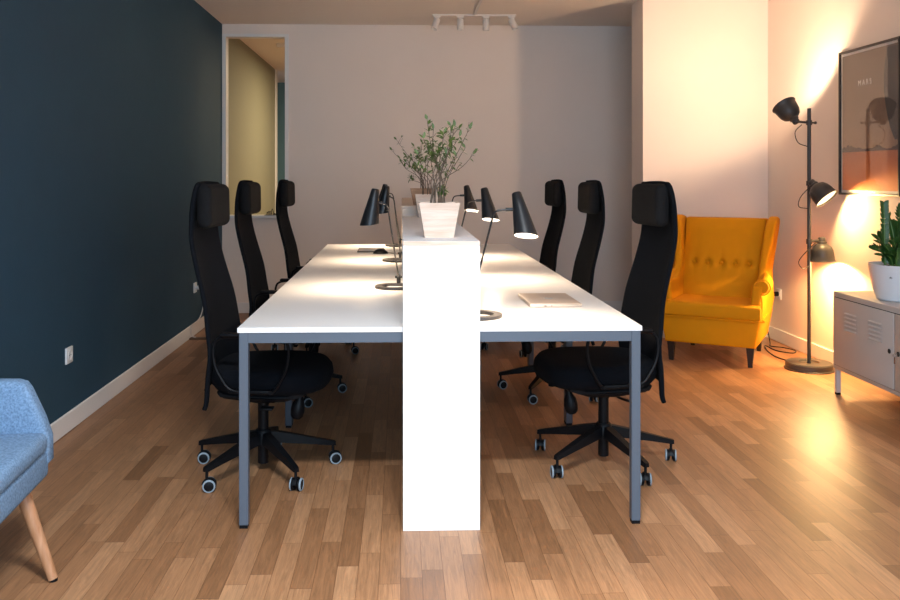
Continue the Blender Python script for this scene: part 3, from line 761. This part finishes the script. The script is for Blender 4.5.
def shrub(label, loc, rz, wt, wb, h, potm, seed, tips, nleaf, leafL=(0.018, 0.034)):
    t = thing('potted_plant', label, 'potted plant', loc, rz)
    square_pot(t, wt, wb, h, potm)
    rnd = random.Random(seed); bs = nb(); bl = nb()
    z0 = h-0.02
    for (tx, ty, tz, dens) in tips:
        s = Vector((rnd.uniform(-0.035, 0.035), rnd.uniform(-0.03, 0.03), z0)); e = Vector((tx, ty, h+tz))
        m1 = s.lerp(e, 0.35) + Vector((-(tx-s.x)*0.16, rnd.uniform(-0.015, 0.015), 0.02)); m2 = s.lerp(e, 0.7) + Vector((rnd.uniform(-0.012, 0.012), rnd.uniform(-0.012, 0.012), 0.012))
        path = spline([s, m1, m2, e], 7); n = len(path)
        tube(bs, path, [0.0022-0.0014*i/n for i in range(n)], 6)
        # side twigs
        for k in range(3):
            i = rnd.randint(n//2, n-3); p = path[i]
            a = rnd.uniform(0, 2*PI); q = p + Vector((math.cos(a)*0.03, math.sin(a)*0.03, rnd.uniform(0.015, 0.045)))
            tw = spline([p, p.lerp(q, 0.5)+Vector((0, 0, 0.005)), q], 3); tube(bs, tw, 0.0008, 5)
            for w in range(max(1, int(dens*2))):
                pp = tw[rnd.randint(1, len(tw)-1)]; d = Vector((rnd.uniform(-1, 1), rnd.uniform(-1, 1), rnd.uniform(-0.5, 0.8)))
                leaf(bl, pp, d, (rnd.uniform(-.4, .4), rnd.uniform(-.8, .2), 1), rnd.uniform(*leafL), rnd.uniform(0.008, 0.014))
        for w in range(int(nleaf*dens)):
            i = min(n-1, int(n*(0.45+0.55*rnd.random()**0.7))); p = path[i]; d = Vector((rnd.uniform(-1, 1), rnd.uniform(-1, 1), rnd.uniform(-0.6, 0.9)))
            leaf(bl, p, d, (rnd.uniform(-.4, .4), rnd.uniform(-.8, .2), 1), rnd.uniform(*leafL), rnd.uniform(0.008, 0.014))
        leaf(bl, e, Vector((tx*0.5, 0, 0.6))+Vector((rnd.uniform(-.5, .5), 0, 0)), (0, -1, 0.4), rnd.uniform(0.022, 0.032), 0.012)
    obj('stems', bs, 'stem', t); obj('leaves', bl, 'leaf', t, recalc=False)
    return t
rnd = random.Random(5)
tipsA = [(0.065, 0.02, 0.300, 0.5), (0.120, -0.01, 0.290, 0.35), (0.138, 0.02, 0.190, 0.4), (0.105, 0.00, 0.215, 0.3), (-0.045, 0.0, 0.325, 0.6), (-0.02, 0.03, 0.29, 1.0),
         (0.02, -0.02, 0.275, 1.0), (0.055, 0.03, 0.245, 0.9), (-0.06, -0.03, 0.25, 1.0), (0.0, 0.04, 0.22, 1.0), (0.085, 0.03, 0.26, 0.7), (-0.035, 0.0, 0.20, 1.0),
         (0.03, 0.02, 0.19, 0.8), (0.07, 0.0, 0.18, 0.5), (-0.08, 0.02, 0.19, 0.9), (0.045, -0.03, 0.30, 0.8), (0.02, 0.0, 0.04, 1.6)]
shrub('leafy twig plant in the pale wooden planter nearest the camera on the divider', (0.150, 3.345, 1.063), 0, 0.158, 0.112, 0.136, 'planter', 11, tipsA, 12)
tipsB = [(-0.10, 0, 0.22, 0.7), (-0.05, 0.02, 0.26, 0.9), (-0.13, 0.0, 0.19, 0.6), (0.0, 0.0, 0.27, 0.8), (0.05, 0.02, 0.24, 0.8), (-0.07, -0.03, 0.17, 0.8), (0.09, 0, 0.2, 0.5), (-0.02, 0.03, 0.20, 0.7)]
shrub('twig plant in the second pale planter, at the far end of the white divider', (0.163, 4.985, 1.063), 0, 0.158, 0.112, 0.134, 'planter', 23, tipsB, 8, (0.02, 0.036))
tipsC = [(-0.16, 0, 0.30, 0.35), (-0.10, 0.02, 0.20, 0.8), (-0.13, 0.0, 0.16, 0.7), (-0.05, 0.02, 0.26, 0.8), (0.0, 0, 0.28, 0.7), (-0.075, 0, 0.06, 0.9), (0.06, 0, 0.25, 0.6), (-0.19, 0, 0.235, 0.35)]
shrub('twig plant in the tan wooden planter behind, on the pale wooden divider', (0.135, 5.25, 1.126), 0, 0.150, 0.112, 0.102, 'planter_dark', 37, tipsC, 8, (0.02, 0.038))

# plant in the white pot on the cabinet
t = thing('potted_plant', 'dark green fleshy-leaved plant in a round white pot on the grey cabinet', 'potted plant', (2.775, 4.64, 0.6155))
b = nb()
lathe(b, [(0, 0), (0.108, 0), (0.118, 0.006), (0.138, 0.06), (0.152, 0.13), (0.160, 0.196), (0.161, 0.200), (0.155, 0.200), (0.145, 0.17), (0, 0.17)], 56)
pt = obj('pot', b, 'pot', t, ang=30)
b = nb(); lathe(b, [(0.0, 0.172), (0.146, 0.172), (0.147, 0.180), (0, 0.186)], 40); obj('soil', b, 'soil', t)
b = nb()
am = math.radians(222); rr = 0.1495
for (du, dz, w, h) in ((-0.005, 0.0, 0.004, 0.003), (0.0, 0.002, 0.004, 0.007), (0.005, 0.0, 0.004, 0.003), (0, -0.004, 0.014, 0.0012)):
    a = am + du/rr; p = Vector((rr*math.cos(a), rr*math.sin(a), 0.135+dz))
    box(b, -w/2, w/2, -0.0035, 0.0030, -h/2, h/2, mtx=Matrix.Translation(p) @ Matrix.Rotation(a+PI/2, 4, 'Z'))
obj('maker_mark', b, 'hole', pt)
bs, bl = nb(), nb(); rnd = random.Random(3)
stems = [(-0.105, 0.0, 0.345, 0.8), (-0.125, -0.04, 0.07, 1), (-0.13, 0.02, 0.10, 1), (-0.115, -0.02, 0.13, 1), (-0.07, -0.06, 0.14, 1), (-0.045, 0.03, 0.27, 1), (0.0, -0.05, 0.27, 1), (0.02, 0.04, 0.32, 1), (0.06, -0.03, 0.22, 1),
         (0.11, 0.02, 0.17, 1), (0.03, -0.09, 0.14, 1), (-0.09, 0.06, 0.16, 1), (0.05, 0.0, 0.28, 1), (-0.015, 0.0, 0.24, 1), (-0.10, -0.08, 0.08, 1), (0.09, 0.06, 0.20, 1), (0.10, -0.08, 0.12, 1)]
for i, (x, y, h, d_) in enumerate(stems):
    if i == 0: s = Vector((-0.085, 0.0, 0.178)); e = Vector((-0.093, 0.0, 0.185+h))
    else: s = Vector((x*0.35, y*0.35, 0.178)); e = Vector((x, y, 0.185+h))
    m1 = s.lerp(e, 0.5) + Vector((-x*0.12, -y*0.12, 0.02)) if i else s.lerp(e, 0.5)
    path = spline([s, m1, e], 14 if i == 0 else 9); n = len(path)
    tube(bs, path, [0.0065-0.004*q/n for q in range(n)], 8)
    for q in range(3, n, 2 if i == 0 else 1):
        for sg in (-1, 1):
            p = path[q]; tdir = (path[min(n-1, q+1)]-path[q-1]).normalized()
            a = i*1.3 + 0.25*q + (0 if sg > 0 else PI)
            out = Vector((math.cos(a), math.sin(a), 0))
            if i == 0: out = Vector((sg*0.95, -0.3, 0))
            L = 0.040 if i == 0 else rnd.uniform(0.034, 0.050)
            leaf(bl, p, out*0.75+tdir*(1.0 if i else 0.95), tdir*-0.2+Vector((0, -0.8, 0.6)), L, L*(0.72 if i == 0 else 0.42), 0.10, 0.1)
obj('stems', bs, 'gstem', t); obj('leaves', bl, 'leafd', t, recalc=False)

# ------------------------------------------------------------------ framed poster on the right wall
PY0, PY1, PZ0, PZ1 = 4.955, 5.655, 1.180, 2.135
t = thing('framed_poster', 'black-framed poster of an orange desert under a dusky sky on the right wall', 'poster', (XR, (PY0+PY1)/2, PZ0))
hw, hh = (PY1-PY0)/2, PZ1-PZ0
b = nb(); fw = 0.014
box(b, -0.024, -0.001, -hw, -hw+fw, 0, hh, 0.001, 1); box(b, -0.024, -0.001, hw-fw, hw, 0, hh, 0.001, 1)
box(b, -0.024, -0.001, -hw+fw, hw-fw, 0, fw, 0.001, 1); box(b, -0.024, -0.001, -hw+fw, hw-fw, hh-fw, hh, 0.001, 1)
obj('picture_frame', b, 'frame', t)
b = nb(); box(b, -0.010, -0.002, -hw+fw, hw-fw, fw, hh-fw); bd = obj('backing_sheet', b, 'paper', t)
def poster_mat():
    m = bpy.data.materials.new('desert_print'); m.use_nodes = True; n, l = nt(m); p = n['Principled BSDF']
    p.inputs['Roughness'].default_value = 0.6
    tc = n.new('ShaderNodeTexCoord'); sp = n.new('ShaderNodeSeparateXYZ'); l.new(tc.outputs['Object'], sp.inputs[0])
    mr = n.new('ShaderNodeMapRange'); mr.inputs[1].default_value = 0; mr.inputs[2].default_value = hh
    l.new(sp.outputs['Z'], mr.inputs[0])
    r = n.new('ShaderNodeValToRGB'); cr = r.color_ramp
    cols = [(0.0, (0.85, 0.27, 0.05)), (0.16, (0.72, 0.21, 0.05)), (0.295, (0.52, 0.16, 0.06)), (0.31, (0.36, 0.22, 0.14)), (0.5, (0.26, 0.18, 0.13)), (0.75, (0.17, 0.115, 0.085)), (1.0, (0.13, 0.09, 0.07))]
    while len(cr.elements) < len(cols): cr.elements.new(0.5)
    for e, (a, c) in zip(cr.elements, cols): e.position = a; e.color = (*c, 1)
    ns = n.new('ShaderNodeTexNoise'); ns.inputs['Scale'].default_value = 60; l.new(tc.outputs['Object'], ns.inputs[0])
    mx = n.new('ShaderNodeMix'); mx.data_type = 'RGBA'; mx.blend_type = 'OVERLAY'; mx.inputs['Factor'].default_value = 0.25
    l.new(mr.outputs[0], r.inputs[0]); l.new(r.outputs[0], mx.inputs['A']); l.new(ns.outputs['Fac'], mx.inputs['B'])
    l.new(mx.outputs['Result'], p.inputs['Base Color']); return m
M['print'] = poster_mat()
M['ridge'] = mat('printed_ridge', (0.10, 0.055, 0.045), 0.6); M['planet'] = mat('printed_planet', (0.06, 0.058, 0.06), 0.6)
mg = fw+0.018
b = nb(); box(b, -0.012, -0.0102, -hw+mg, hw-mg, mg, hh-mg); pr = obj('print', b, 'print', t)
b = nb(); rnd = random.Random(9)
zr = 0.295*hh; pts = []
N = 40; hts = []
for i in range(N+1):
    u = i/N
    h = 0.028 + 0.012*math.sin(u*9) if u > 0.45 else 0.022+0.012*math.sin(u*17+2)
    hts.append(max(0.006, h*(0.75+0.5*rnd.random())))
poly = [(-hw+mg+(2*hw-2*mg)*i/N, zr+hts[i]) for i in range(N+1)]
poly = [(-hw+mg, zr)] + poly + [(hw-mg, zr)]
prism(b, poly, -0.0128, -0.0121, 'x'); obj('ridge', b, 'ridge', pr)
# planet limb at the near (camera side) edge of the sky
b = nb(); R = 0.62; cy, cz = -hw+mg+0.145-R, hh-mg-0.22
poly = []
for k in range(41):
    a = -0.75+1.32*k/40
    y = cy+R*math.cos(a); z = cz+R*math.sin(a)
    if z < hh-mg and z > zr+0.05 and y > -hw+mg: poly.append((y, z))
poly = [(-hw+mg, poly[0][1])] + poly + [(-hw+mg, poly[-1][1])]
prism(b, poly, -0.0126, -0.0121, 'x'); obj('planet', b, 'planet', pr)
fc = bpy.data.curves.new('title', 'FONT'); fc.body = 'MARS'; fc.size = 0.050; fc.space_character = 1.45; fc.align_x = 'CENTER'; fc.extrude = 0.0003
fo = bpy.data.objects.new('title', fc); C.objects.link(fo)
dg = bpy.context.evaluated_depsgraph_get(); me = bpy.data.meshes.new_from_object(fo.evaluated_get(dg)); bpy.data.objects.remove(fo)
me.materials.clear(); me.materials.append(M['ink'])
to = bpy.data.objects.new('title_lettering', me); C.objects.link(to); to.parent = pr
to.rotation_euler = (PI/2, 0, -PI/2); to.location = (-0.0128, 0.045, hh*0.742)
b = nb(); box(b, -0.0185, -0.0165, -hw+fw, hw-fw, fw, hh-fw); obj('picture_glass', b, 'picglass', t)

# ------------------------------------------------------------------ ceiling track light
def make_track(label, loc, heads, duct, power=0, group=None):
    t = thing('track_light', label, 'track light', loc)
    b = nb(); box(b, -0.375, 0.375, -0.012, 0.012, -0.016, -0.0005, 0.002, 1); obj('track', b, 'track', t)
    b = nb(); box(b, -0.012, 0.012, -duct, -0.013, -0.010, -0.0005); obj('cable_duct', b, 'track', t)
    for x, dx, dy in heads:
        b = nb(); box(b, x-0.03, x+0.03, -0.014, 0.014, -0.036, -0.0165, 0.003, 2); cyl(b, (x, 0, -0.034), (x, 0, -0.058), 0.008)
        sp_ = obj('spot_bracket', b, 'track', t)
        d = Vector((dx, dy, -1)).normalized(); H = Matrix.Translation((x, 0, -0.055)) @ d.to_track_quat('Z', 'Y').to_matrix().to_4x4()
        b = nb(); lathe(b, [(0, -0.01), (0.027, -0.01), (0.030, -0.006), (0.030, 0.088), (0.025, 0.088), (0.025, 0.072), (0, 0.072)], 24, H); obj('spotlight', b, 'track', sp_)
        if power: lamp_light('spot_beam', H @ Vector((0, 0, 0.10)), power, (0.90, 0.95, 1.0), t, 0.06, 110, d, 1.0)
    return t
make_track('white ceiling track with four small spotlights near the back wall', (0.66, 7.60, ZC), ((-0.335, -0.33, -0.25), (-0.125, 0.0, -0.05), (0.105, 0.0, -0.05), (0.335, 0.42, -0.3)), 1.9)
# its twin at the front end of the room, switched on
make_track('white ceiling track with four lit spotlights at the front of the room', (0.10, 1.05, ZC), ((-0.335, -0.35, 0.45), (-0.125, -0.10, 0.30), (0.105, 0.10, 0.45), (0.335, 0.35, 0.30)), 1.0, 120)

# ------------------------------------------------------------------ small things
# laptop
t = thing('laptop', 'closed silver laptop lying on the nearest right desk', 'laptop', (0.660, 3.775, DH+0.0005), math.radians(1))
b = nb(); box(b, -0.112, 0.112, -0.165, 0.165, 0.0015, 0.0095, 0.003, 2); bo = obj('laptop_base', b, 'alu', t)
b = nb(); box(b, -0.112, 0.112, -0.165, 0.165, 0.0100, 0.0155, 0.0025, 2); ld = obj('lid', b, 'alu', t)
b = nb()
for y in (-0.012, 0.0, 0.012): pass
for y0, w in ((-0.05, 0.010), (-0.02, 0.004)): box(b, y0, y0+w, -0.1655, -0.1645, 0.004, 0.0075)
obj('port', b, 'hole', bo)
b = nb()
ol = [(0, 0.016), (0.006, 0.019), (0.013, 0.017), (0.016, 0.012), (0.0125, 0.007), (0.0125, 0.001), (0.016, -0.004), (0.012, -0.014), (0.006, -0.019), (0, -0.0165), (-0.006, -0.019), (-0.012, -0.014), (-0.017, -0.004), (-0.017, 0.008), (-0.012, 0.017), (-0.006, 0.019)]
Rm = Matrix.Rotation(PI/2, 4, 'Z')
prism(b, [(x*1.0, y*1.0) for x, y in ol], 0.0154, 0.0158, 'z', mtx=Rm)
prism(b, [(0.0, 0.021), (0.001, 0.027), (0.008, 0.031), (0.007, 0.025)], 0.0154, 0.0158, 'z', mtx=Rm)
obj('emblem', b, 'logo', ld)
# tablet and mouse
t = thing('tablet', 'thin silver tablet on the far left desk, partly behind the black mouse', 'tablet', (-0.225, 6.42, DH+0.0005))
b = nb(); box(b, -0.095, 0.095, -0.15, 0.15, 0, 0.010, 0.003, 2); obj('case', b, 'bronze', t)
b = nb(); box(b, -0.085, 0.085, -0.14, 0.14, 0.0098, 0.0106); obj('screen', b, mat('pale_screen_glass', (0.7, 0.66, 0.62), 0.2), t)
t = thing('computer_mouse', 'black computer mouse on the far left desk', 'mouse', (-0.145, 6.17, DH), math.radians(15))
b = nb(); ball(b, (0, 0, 0), 1, 0.056, 0.034, 0.034, 24, 16)
for v in b.verts:
    if v.co.z < 0: v.co.z *= 0.02
    v.co.z += 0.001
    v.co.z *= 1 - 2.0*max(0, v.co.x)
obj('shell', b, 'plastic', t)
b = nb(); cyl(b, (0.025, -0.003, 0.029), (0.025, 0.003, 0.029), 0.006); obj('wheel', b, 'bronze', t)
b = nb(); tube(b, spline([(0.052, 0, 0.006), (0.08, -0.02, 0.004), (0.10, -0.10, 0.004), (0.16, -0.20, 0.004)], 6), 0.002, 8); obj('cord', b, 'cord_black', t)
# twig-like wire ornament on the sill
b = nb(); rnd = random.Random(2)
for k in range(7):
    x = -0.055+0.018*k+rnd.uniform(-.004, .004)
    tube(b, spline([(x, 0, 0.0), (x+rnd.uniform(-0.006, 0.012), 0, 0.018+0.015*rnd.random()), (x+0.012, 0, 0.032+0.03*rnd.random() if k < 4 else 0.012), (x+0.026, 0, 0.006)], 4), 0.003, 6)
box(b, -0.065, 0.085, -0.008, 0.008, 0, 0.004)
o = obj('wire_ornament', b, 'cord_black'); o.location = (-1.23, YB-0.025, wz0+0.0125)
tag(o, 'small dark wire ornament on the sill of the interior window', 'ornament')

# wall outlets
def outlet(label, x, y, z, side):
    """side +1: plate faces +x"""
    t = thing('wall_outlet', label, 'outlet', (x, y, z))
    b = nb(); box(b, 0 if side > 0 else -0.011, 0.011 if side > 0 else 0, -0.041, 0.041, -0.041, 0.041, 0.003, 2); obj('plate', b, 'socket', t)
    b = nb(); lathe(b, [(0.023, 0), (0.0265, 0), (0.0265, 0.0035), (0.023, 0.0035)], 28, TR((side*0.0105, 0, 0), (0, side*PI/2, 0)), closed=True); obj('socket_rim', b, 'trim', t)
    b = nb()
    for y_ in (-0.0095, 0.0095): cyl(b, (side*0.0105, y_, 0), (side*0.0118, y_, 0), 0.003, seg=10)
    obj('socket_hole', b, 'hole', t)
    return t
outlet('square white wall outlet on the teal wall behind the blue-grey chair', XL, 4.40, 0.388, 1)
outlet('white wall outlet with a white cord, behind the nearest left office chair', XL, 7.07, 0.385, 1)
outlet('white wall outlet with a black plug beside the mustard armchair', XR, 6.60, 0.378, -1)
t = thing('white_cord', 'white power cord hanging from the outlet behind the near left office chair', 'cord', (XL, 7.07, 0))
b = nb(); cyl(b, (0.0122, 0.0, 0.385), (0.042, 0, 0.385), 0.017); obj('plug', b, 'socket', t)
b = nb(); tube(b, spline([(0.042, 0, 0.385), (0.058, 0.01, 0.36), (0.055, 0.08, 0.28), (0.045, 0.10, 0.20), (0.030, 0.07, 0.13), (0.022, -0.05, 0.104), (0.022, -0.20, 0.105), (0.030, -0.24, 0.08), (0.030, -0.22, 0.03), (0.06, -0.20, 0.010)], 6), 0.0045, 8); obj('cable', b, 'cord_white', t)
b = nb(); prism(b, [(6.82, 0), (6.835, 0.012), (6.885, 0.012), (6.90, 0)], XL+0.016, -0.45, 'x'); o = obj('cable_cover', b, 'cover')
tag(o, 'brown floor cable cover running from the teal wall towards the desks', 'cable cover')
t = thing('lamp_cord', 'black power cord looping on the floor between armchair and floor lamp', 'cord', (XR, 6.60, 0))
b = nb(); cyl(b, (-0.0122, 0, 0.378), (-0.045, 0, 0.378), 0.018); obj('plug', b, 'plastic', t)
w = lambda x, y, z=0.0045: (x-XR, y-6.60, z)
b = nb()
tube(b, spline([(-0.045, 0, 0.378), (-0.08, 0.01, 0.375), (-0.115, 0.03, 0.34), (-0.12, 0.02, 0.20), (-0.09, 0.0, 0.07), w(2.87, 6.52, 0.008), w(2.83, 6.42), w(2.90, 6.36), w(2.94, 6.25), w(2.88, 6.16), w(2.80, 6.25), w(2.78, 6.40, 0.012), w(2.73, 6.25), w(2.70, 6.05), w(2.72, 5.92), w(2.74, 5.84, 0.006), w(2.745, 5.828, 0.010)], 8), 0.0038, 8)
obj('cable', b, 'cord_black', t)
